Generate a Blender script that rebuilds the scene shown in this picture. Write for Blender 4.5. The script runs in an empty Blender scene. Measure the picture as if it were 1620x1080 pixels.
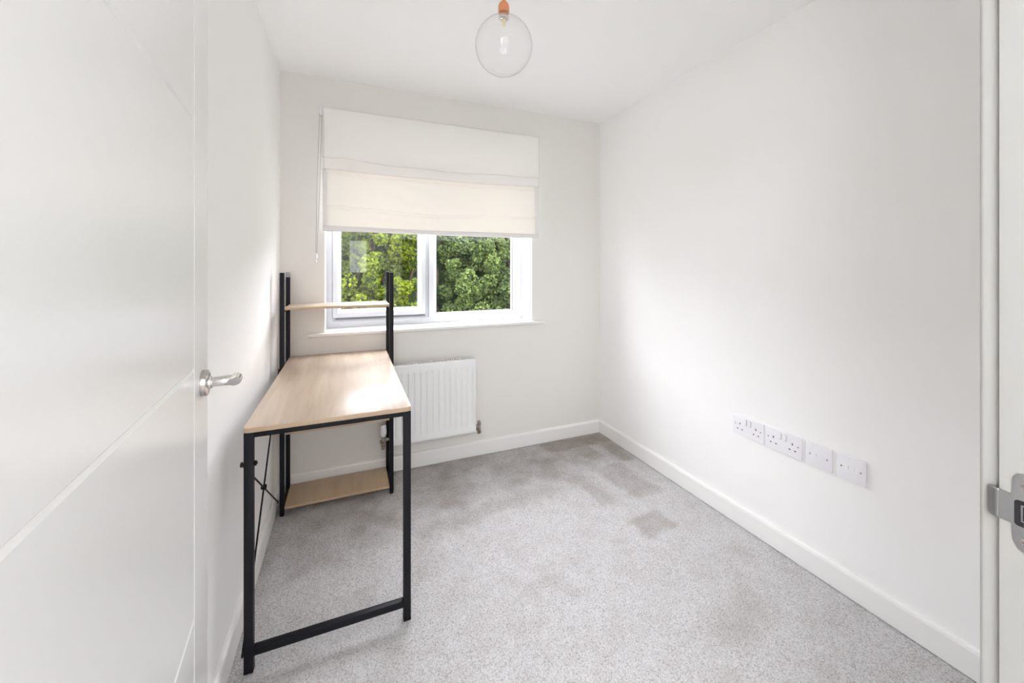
import bpy, bmesh, math, random
import numpy as np
from mathutils import Vector, Matrix, noise
PI = math.pi
R = math.radians
C = bpy.context.scene.collection
random.seed(4)
rng = np.random.default_rng(7)

# ------------------------------------------------------------------ camera
CAM_H = 1.2
cd = bpy.data.cameras.new('camera'); cam = bpy.data.objects.new('camera', cd); C.objects.link(cam)
cam.location = (0, 0, CAM_H)
cam.rotation_euler = (R(90), 0, R(-22.5))
cd.sensor_width = 36; cd.lens = 623.0 / 1620 * 36
cd.shift_y = -(540 - 421.5) / 1620
cd.clip_start = 0.02
bpy.context.scene.camera = cam

# ------------------------------------------------------------------ sky, lights, exposure
sc = bpy.context.scene
sc.view_settings.view_transform = 'Standard'
sc.view_settings.look = 'None'
sc.view_settings.gamma = 1
sc.view_settings.use_curve_mapping = False
sc.view_settings.exposure = 0.56
sc.cycles.max_bounces = 16
sc.cycles.diffuse_bounces = 12
sc.cycles.transparent_max_bounces = 16
sc.cycles.transmission_bounces = 8
sc.cycles.use_denoising = True
sc.cycles.caustics_reflective = False
sc.cycles.caustics_refractive = False
SKY = 2.4
GLOW = 13.5
LAND = 30.0
w = bpy.data.worlds.new('sky'); sc.world = w; w.use_nodes = True
nt = w.node_tree; bg = nt.nodes['Background']
# hazy sky, much brighter on the far side of the hedge (where the sun stands behind cloud)
_tc = nt.nodes.new('ShaderNodeTexCoord'); _dp = nt.nodes.new('ShaderNodeVectorMath'); _dp.operation = 'DOT_PRODUCT'
_dp.inputs[1].default_value = Vector((0.0, 0.62, 0.78)).normalized()
nt.links.new(_tc.outputs['Generated'], _dp.inputs[0])
_mr = nt.nodes.new('ShaderNodeMapRange'); _mr.interpolation_type = 'SMOOTHSTEP'
_mr.inputs[1].default_value = 0.0; _mr.inputs[2].default_value = 0.9; _mr.inputs[3].default_value = SKY; _mr.inputs[4].default_value = GLOW
nt.links.new(_dp.outputs['Value'], _mr.inputs[0]); nt.links.new(_mr.outputs[0], bg.inputs[1])
bg.inputs[0].default_value = (0.985, 0.965, 1.06, 1)
_pl = bpy.data.lights.new('window_portal', 'AREA'); _pl.shape = 'RECTANGLE'; _pl.size = 1.27; _pl.size_y = 1.16
_po = bpy.data.objects.new('window_portal', _pl); C.objects.link(_po); _po.location = (.51, 2.70, 1.41); _po.rotation_euler = (R(-90), 0, 0)
_pl.cycles.is_portal = True

def area(name, loc, rot, sx, sy, power, col=(1, 1, 1)):
    l = bpy.data.lights.new(name, 'AREA'); l.shape = 'RECTANGLE'; l.size = sx; l.size_y = sy
    l.energy = power; l.color = col
    o = bpy.data.objects.new(name, l); C.objects.link(o); o.location = loc; o.rotation_euler = rot
    return o
# added overhead and side fill on the unseen landing; landing window mirrored in the pane
area('landing_side_fill', (-0.72, -0.62, 1.45), (R(90), 0, R(-62)), 0.5, 0.9, LAND * .28, (0.965, 0.985, 1.02))  # added to brighten the right wall; no window known there
area('landing_overhead_fill', (-0.42, -0.85, 2.2), (0, 0, 0), 0.6, 0.6, LAND * .60, (0.965, 0.985, 1.02))
area('landing_window_light', (0.13, -1.2, 1.35), (R(90), 0, 0), 0.24, 0.48, LAND * .05, (0.965, 0.985, 1.02))

# ------------------------------------------------------------------ materials
def mat(name, col, rough=0.5, metal=0.0, spec=0.5, bump=None, mix=None, coat=0):
    m = bpy.data.materials.new(name); m.use_nodes = True
    nt = m.node_tree; b = nt.nodes['Principled BSDF']
    b.inputs['Base Color'].default_value = (*col, 1); b.inputs['Roughness'].default_value = rough
    b.inputs['Metallic'].default_value = metal; b.inputs['Specular IOR Level'].default_value = spec
    b.inputs['Coat Weight'].default_value = coat
    tc = nt.nodes.new('ShaderNodeTexCoord')
    if mix:      # (colour2, scale, detail, low, high)
        n = nt.nodes.new('ShaderNodeTexNoise'); n.inputs['Scale'].default_value = mix[1]; n.inputs['Detail'].default_value = mix[2]
        nt.links.new(tc.outputs['Object'], n.inputs['Vector'])
        r = nt.nodes.new('ShaderNodeMapRange'); r.inputs[1].default_value = mix[3]; r.inputs[2].default_value = mix[4]
        nt.links.new(n.outputs['Fac'], r.inputs[0])
        x = nt.nodes.new('ShaderNodeMix'); x.data_type = 'RGBA'
        nt.links.new(r.outputs[0], x.inputs['Factor'])
        x.inputs[6].default_value = (*col, 1); x.inputs[7].default_value = (*mix[0], 1)
        nt.links.new(x.outputs[2], b.inputs['Base Color'])
    if bump:     # (scale, strength, distance)
        n = nt.nodes.new('ShaderNodeTexNoise'); n.inputs['Scale'].default_value = bump[0]; n.inputs['Detail'].default_value = 4
        nt.links.new(tc.outputs['Object'], n.inputs['Vector'])
        bp = nt.nodes.new('ShaderNodeBump'); bp.inputs['Strength'].default_value = bump[1]; bp.inputs['Distance'].default_value = bump[2]
        nt.links.new(n.outputs['Fac'], bp.inputs['Height']); nt.links.new(bp.outputs[0], b.inputs['Normal'])
    return m

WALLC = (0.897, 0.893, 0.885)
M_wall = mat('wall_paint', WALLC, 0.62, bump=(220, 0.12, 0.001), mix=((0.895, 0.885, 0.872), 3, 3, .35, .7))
M_wall_shade = mat('window_wall_shade_paint', (0.795, 0.777, 0.745), 0.62, bump=(220, 0.12, 0.001))  # same paint as the other walls, with this wall's shade put into the colour
M_ceil = mat('ceiling_paint', (0.93, 0.932, 0.93), 0.8, bump=(180, 0.12, 0.001))
M_white = mat('white_gloss_paint', (0.86, 0.855, 0.84), 0.28, bump=(60, 0.05, 0.0006))
M_door = mat('door_paint', (0.83, 0.83, 0.82), 0.26, bump=(90, 0.10, 0.0006))
M_frame = mat('door_frame_dimmed_paint', (0.40, 0.395, 0.375), 0.35, bump=(80, 0.08, 0.0006), mix=((0.40, 0.385, 0.355), 9, 4, .5, .8))  # white gloss, darkened in colour to offset strong landing light on the jamb
M_upvc = mat('upvc', (0.64, 0.65, 0.68), 0.25)
M_reveal = mat('reveal_paint', (0.76, 0.76, 0.77), 0.6, bump=(160, 0.1, 0.001))
M_plastic = mat('white_plastic', (0.88, 0.87, 0.90), 0.25)
M_dark = mat('black_recess', (0.012, 0.010, 0.012), 0.7)
M_cord = mat('blind_cord', (0.30, 0.285, 0.27), 0.6)
M_hole = mat('dark_slot', (0.10, 0.09, 0.10), 0.6)
M_rad = mat('radiator_enamel', (0.86, 0.87, 0.87), 0.3)
M_radin = mat('radiator_inner', (0.6, 0.6, 0.6), 0.5)
M_black = mat('black_powder_coat', (0.009, 0.009, 0.012), 0.5, spec=0.22, bump=(900, 0.15, 0.0004))
M_cap = mat('grey_end_cap', (0.32, 0.33, 0.34), 0.5)
M_chrome = mat('brushed_nickel', (0.52, 0.49, 0.46), 0.24, metal=1)
M_chrome2 = mat('polished_nickel', (0.75, 0.72, 0.70), 0.1, metal=1)
M_steel = mat('satin_steel', (0.42, 0.42, 0.425), 0.36, metal=1, bump=(300, .1, .0004))
M_copper = mat('copper_lampholder', (0.80, 0.33, 0.16), 0.32, metal=0.55)
M_valve = mat('aged_valve_metal', (0.50, 0.45, 0.38), 0.35, metal=1, mix=((0.25, 0.2, 0.16), 60, 3, .4, .65))
M_bulb = mat('frosted_bulb', (0.85, 0.72, 0.45), 0.3)
M_gasket = mat('grey_gasket', (0.22, 0.23, 0.25), 0.6)
M_bark = mat('bark', (0.09, 0.06, 0.04), 0.9)
M_grass = mat('lawn', (0.06, 0.11, 0.02), 0.95, mix=((0.10, 0.15, 0.04), 20, 5, .3, .7))
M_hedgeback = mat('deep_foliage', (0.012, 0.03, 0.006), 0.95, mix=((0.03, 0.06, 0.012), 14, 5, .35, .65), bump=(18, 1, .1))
M_brick = mat('outside_brick', (0.35, 0.2, 0.14), 0.9)

def glass_mat(name, ior_amt=0.5, tint=(1, 1, 1), edge=0.0, power=5):
    m = bpy.data.materials.new(name); m.use_nodes = True; nt = m.node_tree
    for n in list(nt.nodes): nt.nodes.remove(n)
    out = nt.nodes.new('ShaderNodeOutputMaterial'); t = nt.nodes.new('ShaderNodeBsdfTransparent'); g = nt.nodes.new('ShaderNodeBsdfGlossy')
    g.inputs['Roughness'].default_value = 0.01
    t.inputs[0].default_value = (*tint, 1)
    fl = nt.nodes.new('ShaderNodeLayerWeight'); fl.inputs[0].default_value = 0.5
    fp = nt.nodes.new('ShaderNodeMath'); fp.operation = 'POWER'; fp.inputs[1].default_value = 5
    nt.links.new(fl.outputs['Facing'], fp.inputs[0])
    f = nt.nodes.new('ShaderNodeMath'); f.operation = 'MULTIPLY_ADD'; f.inputs[1].default_value = .96; f.inputs[2].default_value = .04
    nt.links.new(fp.outputs[0], f.inputs[0])
    mx = nt.nodes.new('ShaderNodeMixShader')
    mul = nt.nodes.new('ShaderNodeMath'); mul.operation = 'MULTIPLY'; mul.inputs[1].default_value = ior_amt
    nt.links.new(f.outputs[0], mul.inputs[0]); nt.links.new(mul.outputs[0], mx.inputs[0])
    last = t
    if edge:
        t2 = nt.nodes.new('ShaderNodeBsdfTransparent'); t2.inputs[0].default_value = (1 - edge, 1 - edge, 1 - edge, 1)
        lw = nt.nodes.new('ShaderNodeLayerWeight'); lw.inputs[0].default_value = 0.5
        p = nt.nodes.new('ShaderNodeMath'); p.operation = 'POWER'; p.inputs[1].default_value = power
        nt.links.new(lw.outputs['Facing'], p.inputs[0])
        m2 = nt.nodes.new('ShaderNodeMixShader'); nt.links.new(p.outputs[0], m2.inputs[0])
        nt.links.new(t.outputs[0], m2.inputs[1]); nt.links.new(t2.outputs[0], m2.inputs[2]); last = m2
    nt.links.new(last.outputs[0], mx.inputs[1]); nt.links.new(g.outputs[0], mx.inputs[2])
    nt.links.new(mx.outputs[0], out.inputs[0])
    return m
M_pane = glass_mat('window_glass', 0.6, (0.96, 0.98, 0.97))
M_globe = glass_mat('clear_globe_glass', 1.0, (0.997, 0.997, 0.997), 0.20, 7)

def fabric_mat(name, col, transl):
    m = bpy.data.materials.new(name); m.use_nodes = True; nt = m.node_tree
    for n in list(nt.nodes): nt.nodes.remove(n)
    out = nt.nodes.new('ShaderNodeOutputMaterial'); d = nt.nodes.new('ShaderNodeBsdfDiffuse'); t = nt.nodes.new('ShaderNodeBsdfTranslucent')
    d.inputs[0].default_value = (*col, 1); t.inputs[0].default_value = (0.98, 0.90, 0.76, 1)
    mx = nt.nodes.new('ShaderNodeMixShader'); mx.inputs[0].default_value = transl
    tc = nt.nodes.new('ShaderNodeTexCoord'); n = nt.nodes.new('ShaderNodeTexNoise'); n.inputs['Scale'].default_value = 400
    nt.links.new(tc.outputs['Object'], n.inputs['Vector'])
    bp = nt.nodes.new('ShaderNodeBump'); bp.inputs['Strength'].default_value = .2; bp.inputs['Distance'].default_value = .0006
    nt.links.new(n.outputs['Fac'], bp.inputs['Height']); nt.links.new(bp.outputs[0], d.inputs['Normal'])
    nt.links.new(d.outputs[0], mx.inputs[1]); nt.links.new(t.outputs[0], mx.inputs[2]); nt.links.new(mx.outputs[0], out.inputs[0])
    return m
M_fab = fabric_mat('cream_blind_fabric', (0.95, 0.945, 0.93), 0.13)
M_hem = fabric_mat('blind_hem', (0.84, 0.83, 0.815), 0.03)

def wood_mat(name, rot=0, c1=(0.69, 0.565, 0.44), c2=(0.44, 0.33, 0.235), rough=0.33, sc_=1.0):
    m = bpy.data.materials.new(name); m.use_nodes = True; nt = m.node_tree; b = nt.nodes['Principled BSDF']
    tc = nt.nodes.new('ShaderNodeTexCoord'); mp = nt.nodes.new('ShaderNodeMapping')
    mp.inputs['Rotation'].default_value = (0, 0, rot); mp.inputs['Scale'].default_value = (sc_ * 16, sc_ * 1.3, 3)
    nt.links.new(tc.outputs['Object'], mp.inputs[0])
    n = nt.nodes.new('ShaderNodeTexNoise'); n.inputs['Scale'].default_value = 1.6; n.inputs['Detail'].default_value = 8; n.inputs['Roughness'].default_value = .62; n.inputs['Distortion'].default_value = .5
    nt.links.new(mp.outputs[0], n.inputs['Vector'])
    mp2 = nt.nodes.new('ShaderNodeMapping'); mp2.inputs['Rotation'].default_value = (0, 0, rot); mp2.inputs['Scale'].default_value = (5, .8, 1)
    nt.links.new(tc.outputs['Object'], mp2.inputs[0])
    n2 = nt.nodes.new('ShaderNodeTexNoise'); n2.inputs['Scale'].default_value = 1.4; n2.inputs['Detail'].default_value = 3
    nt.links.new(mp2.outputs[0], n2.inputs['Vector'])
    ad = nt.nodes.new('ShaderNodeMath'); ad.operation = 'ADD'; nt.links.new(n.outputs['Fac'], ad.inputs[0]); nt.links.new(n2.outputs['Fac'], ad.inputs[1])
    r = nt.nodes.new('ShaderNodeMapRange'); r.inputs[1].default_value = .7; r.inputs[2].default_value = 1.3
    nt.links.new(ad.outputs[0], r.inputs[0])
    x = nt.nodes.new('ShaderNodeMix'); x.data_type = 'RGBA'; nt.links.new(r.outputs[0], x.inputs['Factor'])
    x.inputs[6].default_value = (*c2, 1); x.inputs[7].default_value = (*c1, 1)
    nt.links.new(x.outputs[2], b.inputs['Base Color']); b.inputs['Roughness'].default_value = rough
    bp = nt.nodes.new('ShaderNodeBump'); bp.inputs['Strength'].default_value = .1; bp.inputs['Distance'].default_value = .0005
    nt.links.new(n.outputs['Fac'], bp.inputs['Height']); nt.links.new(bp.outputs[0], b.inputs['Normal'])
    return m
M_oak = wood_mat('light_oak_laminate')
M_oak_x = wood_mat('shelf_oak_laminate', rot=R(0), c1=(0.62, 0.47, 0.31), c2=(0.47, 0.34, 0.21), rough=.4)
M_edge = mat('oak_edge_band', (0.50, 0.37, 0.245), 0.45)

def carpet_mat():
    m = bpy.data.materials.new('grey_carpet'); m.use_nodes = True; nt = m.node_tree; b = nt.nodes['Principled BSDF']
    L = nt.links.new
    tc = nt.nodes.new('ShaderNodeTexCoord')
    def noise_(scale, det=3, rough=.5, dist=0):
        n = nt.nodes.new('ShaderNodeTexNoise'); n.inputs['Scale'].default_value = scale; n.inputs['Detail'].default_value = det
        n.inputs['Roughness'].default_value = rough; n.inputs['Distortion'].default_value = dist
        L(tc.outputs['Object'], n.inputs['Vector']); return n
    def rng_(src, a, b_, c=0., d=1.):
        r = nt.nodes.new('ShaderNodeMapRange'); r.inputs[1].default_value = a; r.inputs[2].default_value = b_
        r.inputs[3].default_value = c; r.inputs[4].default_value = d; r.interpolation_type = 'SMOOTHSTEP'; L(src, r.inputs[0]); return r.outputs[0]
    def mth(op, a, b_):
        n = nt.nodes.new('ShaderNodeMath'); n.operation = op
        for i, v in enumerate((a, b_)):
            if isinstance(v, (int, float)): n.inputs[i].default_value = v
            else: L(v, n.inputs[i])
        return n.outputs[0]
    at = nt.nodes.new('ShaderNodeAttribute'); at.attribute_name = 'nap'
    fine = noise_(420, 3, .6).outputs['Fac']; tuft = noise_(190, 3, .6, .5).outputs['Fac']; mid = noise_(9, 4, .6).outputs['Fac']
    v = mth('ADD', mth('MULTIPLY', rng_(fine, .3, .7), .35), mth('MULTIPLY', rng_(tuft, .28, .60), .65))
    x = nt.nodes.new('ShaderNodeMix'); x.data_type = 'RGBA'; L(v, x.inputs['Factor'])
    x.inputs[6].default_value = (0.37, 0.355, 0.35, 1); x.inputs[7].default_value = (0.86, 0.845, 0.855, 1)
    nap = mth('ADD', at.outputs['Fac'], mth('MULTIPLY', rng_(mid, .42, .72), .18))
    x2 = nt.nodes.new('ShaderNodeMix'); x2.data_type = 'RGBA'; x2.blend_type = 'MULTIPLY'
    L(nap, x2.inputs['Factor']); L(x.outputs[2], x2.inputs[6]); x2.inputs[7].default_value = (0.50, 0.445, 0.385, 1)
    L(x2.outputs[2], b.inputs['Base Color']); b.inputs['Roughness'].default_value = 1; b.inputs['Specular IOR Level'].default_value = 0.1
    b.inputs['Sheen Weight'].default_value = .15
    bp = nt.nodes.new('ShaderNodeBump'); bp.inputs['Strength'].default_value = .8; bp.inputs['Distance'].default_value = .004
    L(v, bp.inputs['Height']); L(bp.outputs[0], b.inputs['Normal'])
    return m
M_carpet = carpet_mat()

def leaf_mat(name, c1, c2, transl=.3):
    m = bpy.data.materials.new(name); m.use_nodes = True; nt = m.node_tree
    for n in list(nt.nodes): nt.nodes.remove(n)
    L = nt.links.new
    out = nt.nodes.new('ShaderNodeOutputMaterial'); d = nt.nodes.new('ShaderNodeBsdfPrincipled'); t = nt.nodes.new('ShaderNodeBsdfTranslucent')
    at = nt.nodes.new('ShaderNodeAttribute'); at.attribute_name = 'tone'
    x = nt.nodes.new('ShaderNodeMix'); x.data_type = 'RGBA'; L(at.outputs['Fac'], x.inputs['Factor'])
    x.inputs[6].default_value = (*c1, 1); x.inputs[7].default_value = (*c2, 1)
    L(x.outputs[2], d.inputs['Base Color']); L(x.outputs[2], t.inputs[0]); d.inputs['Roughness'].default_value = .5; d.inputs['Specular IOR Level'].default_value = .25
    mx = nt.nodes.new('ShaderNodeMixShader'); mx.inputs[0].default_value = transl
    L(d.outputs[0], mx.inputs[1]); L(t.outputs[0], mx.inputs[2]); L(mx.outputs[0], out.inputs[0])
    return m
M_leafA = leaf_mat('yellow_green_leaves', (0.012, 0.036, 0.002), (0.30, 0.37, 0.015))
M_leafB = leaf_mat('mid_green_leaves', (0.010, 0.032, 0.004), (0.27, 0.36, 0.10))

# ------------------------------------------------------------------ helpers
def tag(o, label=None, cat=None, group=None, kind=None):
    if label: o['label'] = label
    if cat: o['category'] = cat
    if group: o['group'] = group
    if kind: o['kind'] = kind
    return o
def thing(name, loc, rz=0, **k):
    o = bpy.data.objects.new(name, None); C.objects.link(o); o.location = loc; o.rotation_euler = (0, 0, rz)
    o.empty_display_size = .05
    return tag(o, **k)

class MB:
    """collects shapes (local coordinates of their thing) into one mesh"""
    def __init__(s): s.bm = bmesh.new()
    def _m(s, vs, mi):
        fs = {f for v in vs for f in v.link_faces}
        for f in fs: f.material_index = mi
    def box(s, x0, x1, y0, y1, z0, z1, bev=0, seg=2, mi=0):
        t = bmesh.new(); r = bmesh.ops.create_cube(t, size=1)
        for v in r['verts']:
            v.co = Vector((x0 + (v.co.x + .5) * (x1 - x0), y0 + (v.co.y + .5) * (y1 - y0), z0 + (v.co.z + .5) * (z1 - z0)))
        if bev: bmesh.ops.bevel(t, geom=list(t.edges), offset=bev, segments=seg, profile=.5, affect='EDGES')
        for f in t.faces: f.material_index = mi
        s.merge(t); return s
    def merge(s, t, mtx=None):
        if mtx: bmesh.ops.transform(t, matrix=mtx, verts=t.verts)
        me = bpy.data.meshes.new('tmp'); t.to_mesh(me); t.free(); s.bm.from_mesh(me); bpy.data.meshes.remove(me)
    def cyl(s, p0, p1, r0, r1=None, seg=24, cap=True, bev=0, mi=0):
        p0 = Vector(p0); p1 = Vector(p1); r1 = r0 if r1 is None else r1
        d = p1 - p0; L = d.length
        t = bmesh.new()
        bmesh.ops.create_cone(t, cap_ends=cap, cap_tris=False, segments=seg, radius1=r0, radius2=r1, depth=L)
        if bev:
            ee = [e for e in t.edges if len(e.link_faces) == 2 and any(len(f.verts) > 4 for f in e.link_faces)]
            bmesh.ops.bevel(t, geom=ee, offset=bev, segments=2, profile=.5, affect='EDGES')
        for f in t.faces: f.material_index = mi
        q = Vector((0, 0, 1)).rotation_difference(d.normalized())
        s.merge(t, Matrix.Translation((p0 + p1) / 2) @ q.to_matrix().to_4x4()); return s
    def lathe(s, prof, c=(0, 0, 0), axis=(0, 0, 1), seg=32, mi=0):
        t = bmesh.new(); rings = []
        for r, z in prof:
            if r < 1e-6: rings.append([t.verts.new((0, 0, z))])
            else: rings.append([t.verts.new((r * math.cos(2 * PI * k / seg), r * math.sin(2 * PI * k / seg), z)) for k in range(seg)])
        for a, b in zip(rings, rings[1:]):
            for k in range(seg):
                k2 = (k + 1) % seg
                if len(a) == 1 and len(b) == 1: continue
                if len(a) == 1: f = t.faces.new((a[0], b[k2], b[k]))
                elif len(b) == 1: f = t.faces.new((a[k], a[k2], b[0]))
                else: f = t.faces.new((a[k], a[k2], b[k2], b[k]))
                f.material_index = mi
        bmesh.ops.recalc_face_normals(t, faces=t.faces)
        q = Vector((0, 0, 1)).rotation_difference(Vector(axis).normalized())
        s.merge(t, Matrix.Translation(Vector(c)) @ q.to_matrix().to_4x4()); return s
    def tube(s, pts, r, seg=8, mi=0):
        pts = [Vector(p) for p in pts]; t = bmesh.new(); rings = []
        for i, p in enumerate(pts):
            d = (pts[min(i + 1, len(pts) - 1)] - pts[max(i - 1, 0)]).normalized()
            u = d.orthogonal().normalized() if i == 0 else (u - d * u.dot(d)).normalized()
            v = d.cross(u)
            rings.append([t.verts.new(p + r * (math.cos(2 * PI * k / seg) * u + math.sin(2 * PI * k / seg) * v)) for k in range(seg)])
        for a, b in zip(rings, rings[1:]):
            for k in range(seg): t.faces.new((a[k], a[(k + 1) % seg], b[(k + 1) % seg], b[k])).material_index = mi
        t.faces.new(rings[0][::-1]).material_index = mi; t.faces.new(rings[-1]).material_index = mi
        bmesh.ops.recalc_face_normals(t, faces=t.faces); s.merge(t); return s
    def prism(s, pts, axis, a0, a1, bev=0, mi=0, side=None):
        """polygon pts (2D) extruded along axis 'x','y','z'; side = material of the extruded sides"""
        t = bmesh.new()
        def P(p, a):
            return {'x': (a, p[0], p[1]), 'y': (p[0], a, p[1]), 'z': (p[0], p[1], a)}[axis]
        A = [t.verts.new(P(p, a0)) for p in pts]; B = [t.verts.new(P(p, a1)) for p in pts]
        f1 = t.faces.new(A); f2 = t.faces.new(B[::-1]); n = len(pts)
        f1.material_index = mi; f2.material_index = mi
        for k in range(n): t.faces.new((A[k], A[(k + 1) % n], B[(k + 1) % n], B[k])).material_index = mi if side is None else side
        bmesh.ops.recalc_face_normals(t, faces=t.faces)
        if bev:
            ee = [e for e in t.edges if (f1 in e.link_faces or f2 in e.link_faces)]
            bmesh.ops.bevel(t, geom=ee, offset=bev, segments=2, profile=.5, affect='EDGES')
        s.merge(t); return s
    def frame(s, x0, x1, z0, z1, prof, mi=0):
        """mitred picture frame in the XZ plane; prof = [(inset, y)...] closed profile"""
        t = bmesh.new(); n = len(prof); cs = []
        for (cx, cz, sx, sz) in ((x0, z0, 1, 1), (x1, z0, -1, 1), (x1, z1, -1, -1), (x0, z1, 1, -1)):
            cs.append([t.verts.new((cx + sx * i, y, cz + sz * i)) for i, y in prof])
        for k in range(4):
            a, b = cs[k], cs[(k + 1) % 4]
            for j in range(n): t.faces.new((a[j], b[j], b[(j + 1) % n], a[(j + 1) % n])).material_index = mi
        bmesh.ops.recalc_face_normals(t, faces=t.faces); s.merge(t); return s
    def build(s, name, mats, parent=None, smooth=True, kind=None, label=None, ang=40):
        me = bpy.data.meshes.new(name); s.bm.to_mesh(me); s.bm.free()
        for m in (mats if isinstance(mats, (list, tuple)) else [mats]): me.materials.append(m)
        if smooth:
            me.shade_smooth()
            try: me.set_sharp_from_angle(angle=R(ang))
            except Exception: pass
        o = bpy.data.objects.new(name, me); C.objects.link(o)
        if parent: o.parent = parent
        tag(o, label=label, kind=kind)
        return o

def grid_mesh(name, nx, ny, fn, mats, parent=None, two=None, kind=None, label=None):
    """fn(i/nx, j/ny) -> point"""
    vs = [fn(i / nx, j / ny) for j in range(ny + 1) for i in range(nx + 1)]
    fs = [(j * (nx + 1) + i, j * (nx + 1) + i + 1, (j + 1) * (nx + 1) + i + 1, (j + 1) * (nx + 1) + i) for j in range(ny) for i in range(nx)]
    me = bpy.data.meshes.new(name); me.from_pydata(vs, [], fs); me.shade_smooth()
    me.materials.append(mats); o = bpy.data.objects.new(name, me); C.objects.link(o)
    if parent: o.parent = parent
    if two:
        md = o.modifiers.new('thickness', 'SOLIDIFY'); md.thickness = two; md.offset = 0
    tag(o, label=label, kind=kind)
    return o
def rrect(x0, x1, y0, y1, r, n=6):
    pts = []
    for cx, cy, a0 in ((x1 - r, y1 - r, 0), (x0 + r, y1 - r, 90), (x0 + r, y0 + r, 180), (x1 - r, y0 + r, 270)):
        for k in range(n + 1):
            a = R(a0 + 90 * k / n); pts.append((cx + r * math.cos(a), cy + r * math.sin(a)))
    return pts

# ------------------------------------------------------------------ room dimensions
XL, XR_, YB, YF, ZC = -0.339, 1.690, 2.409, 0.185, 2.244
T = 0.10
LX0, LX1, LY0 = -0.75, 1.05, -1.25          # landing behind the camera
WX0, WX1, WZ0, WZ1 = -0.126, 1.146, 0.822, 1.985   # window opening
JX0, JX1, JZ = -0.2425, 0.6257, 1.995       # door opening, faces of the lining

# ------------------------------------------------------------------ setting
def fbm(x, y, s, o=0): return noise.noise(Vector((x * s + o, y * s - o, o * .37)))
def carpet():
    st = 0.0065
    nx = int((XR_ - XL) / st); ny = int((YB - YF) / st)
    xs = np.linspace(XL, XR_, nx + 1); ys = np.linspace(YF, YB, ny + 1)
    X, Y = np.meshgrid(xs, ys)
    Z = rng.normal(0, 0.0011, X.shape)
    Z = (Z + np.roll(Z, 1, 0) * .5 + np.roll(Z, 1, 1) * .5) - 0.0035
    Z = np.clip(Z, -0.008, 0.0)
    co = np.stack([X, Y, Z], -1).reshape(-1, 3)
    idx = np.arange((nx + 1) * (ny + 1)).reshape(ny + 1, nx + 1)
    q = np.stack([idx[:-1, :-1], idx[:-1, 1:], idx[1:, 1:], idx[1:, :-1]], -1).reshape(-1, 4)
    me = bpy.data.meshes.new('floor'); me.vertices.add(len(co)); me.vertices.foreach_set('co', co.ravel())
    me.loops.add(q.size); me.loops.foreach_set('vertex_index', q.ravel())
    me.polygons.add(len(q)); me.polygons.foreach_set('loop_start', np.arange(0, q.size, 4)); me.update()
    me.shade_smooth()
    # nap marks: where the pile has been brushed the other way or trodden flat
    a = me.attributes.new('nap', 'FLOAT', 'POINT')
    def sm(v, a0, a1): t_ = np.clip((v - a0) / (a1 - a0), 0, 1); return t_ * t_ * (3 - 2 * t_)
    N1 = np.zeros_like(X); N2 = np.zeros_like(X); N3 = np.zeros_like(X)
    for j in range(0, ny + 1):
        for i in range(0, nx + 1):
            x, y = xs[i], ys[j]
            N1[j, i] = fbm(x, y, 5, 3) + .5 * fbm(x, y, 14, 8); 
            N2[j, i] = fbm(x, y, 22, 1) + .6 * fbm(x, y, 48, 2)
            N3[j, i] = fbm(x, y, 2.2, 5)
    wob = .035 * N1 + .012 * N2
    nap = np.zeros_like(X)
    def patch(x0, x1, y0, y1, amt, e=.03, rot=0.):
        global nap_
        cx, cy = (x0 + x1) / 2, (y0 + y1) / 2; c, s = math.cos(rot), math.sin(rot)
        u = (X - cx) * c + (Y - cy) * s + wob; v = -(X - cx) * s + (Y - cy) * c + wob * .8
        return amt * sm(-np.abs(u) + (x1 - x0) / 2, -e, e) * sm(-np.abs(v) + (y1 - y0) / 2, -e, e)
    nap = np.maximum(nap, .50 * sm(Y + .10 * N1 - .05 * X, 1.80, 2.02) * (.75 + .55 * N1))          # dull band below the window
    for p in CARPET_PATCHES: nap = np.maximum(nap, .85 * patch(*p))
    nap += .12 * sm(N1, .15, .5) * (.6 + N3)
    nap = np.clip(nap + .10 * N2, 0, 1)
    a.data.foreach_set('value', nap.ravel().astype(np.float32))
    me.materials.append(M_carpet)
    o = bpy.data.objects.new('floor', me); C.objects.link(o); tag(o, kind='structure')
CARPET_PATCHES = [  # x0 x1 y0 y1 amount edge rotation
    (1.18, 1.68, 2.24, 2.40, .95, .03, 0),
    (1.36, 1.50, 2.06, 2.26, .75, .03, .1),
    (1.55, 1.66, 1.98, 2.28, .80, .03, 0),
    (1.20, 1.27, 2.14, 2.28, .55, .02, 0),
    (1.15, 1.27, 1.65, 1.98, .45, .035, .15),
    (1.36, 1.55, 1.64, 1.98, .50, .03, .1),
    (1.22, 1.42, 1.38, 1.52, .50, .02, .15),
    (0.60, 0.75, 2.24, 2.34, .60, .02, .2),
    (0.30, 1.05, 1.80, 1.90, .40, .05, .1),
    (1.10, 1.40, 0.88, 1.02, .30, .05, .3),
    (-0.25, 0.20, 1.75, 2.0, .35, .06, .1),
]
carpet()

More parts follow.
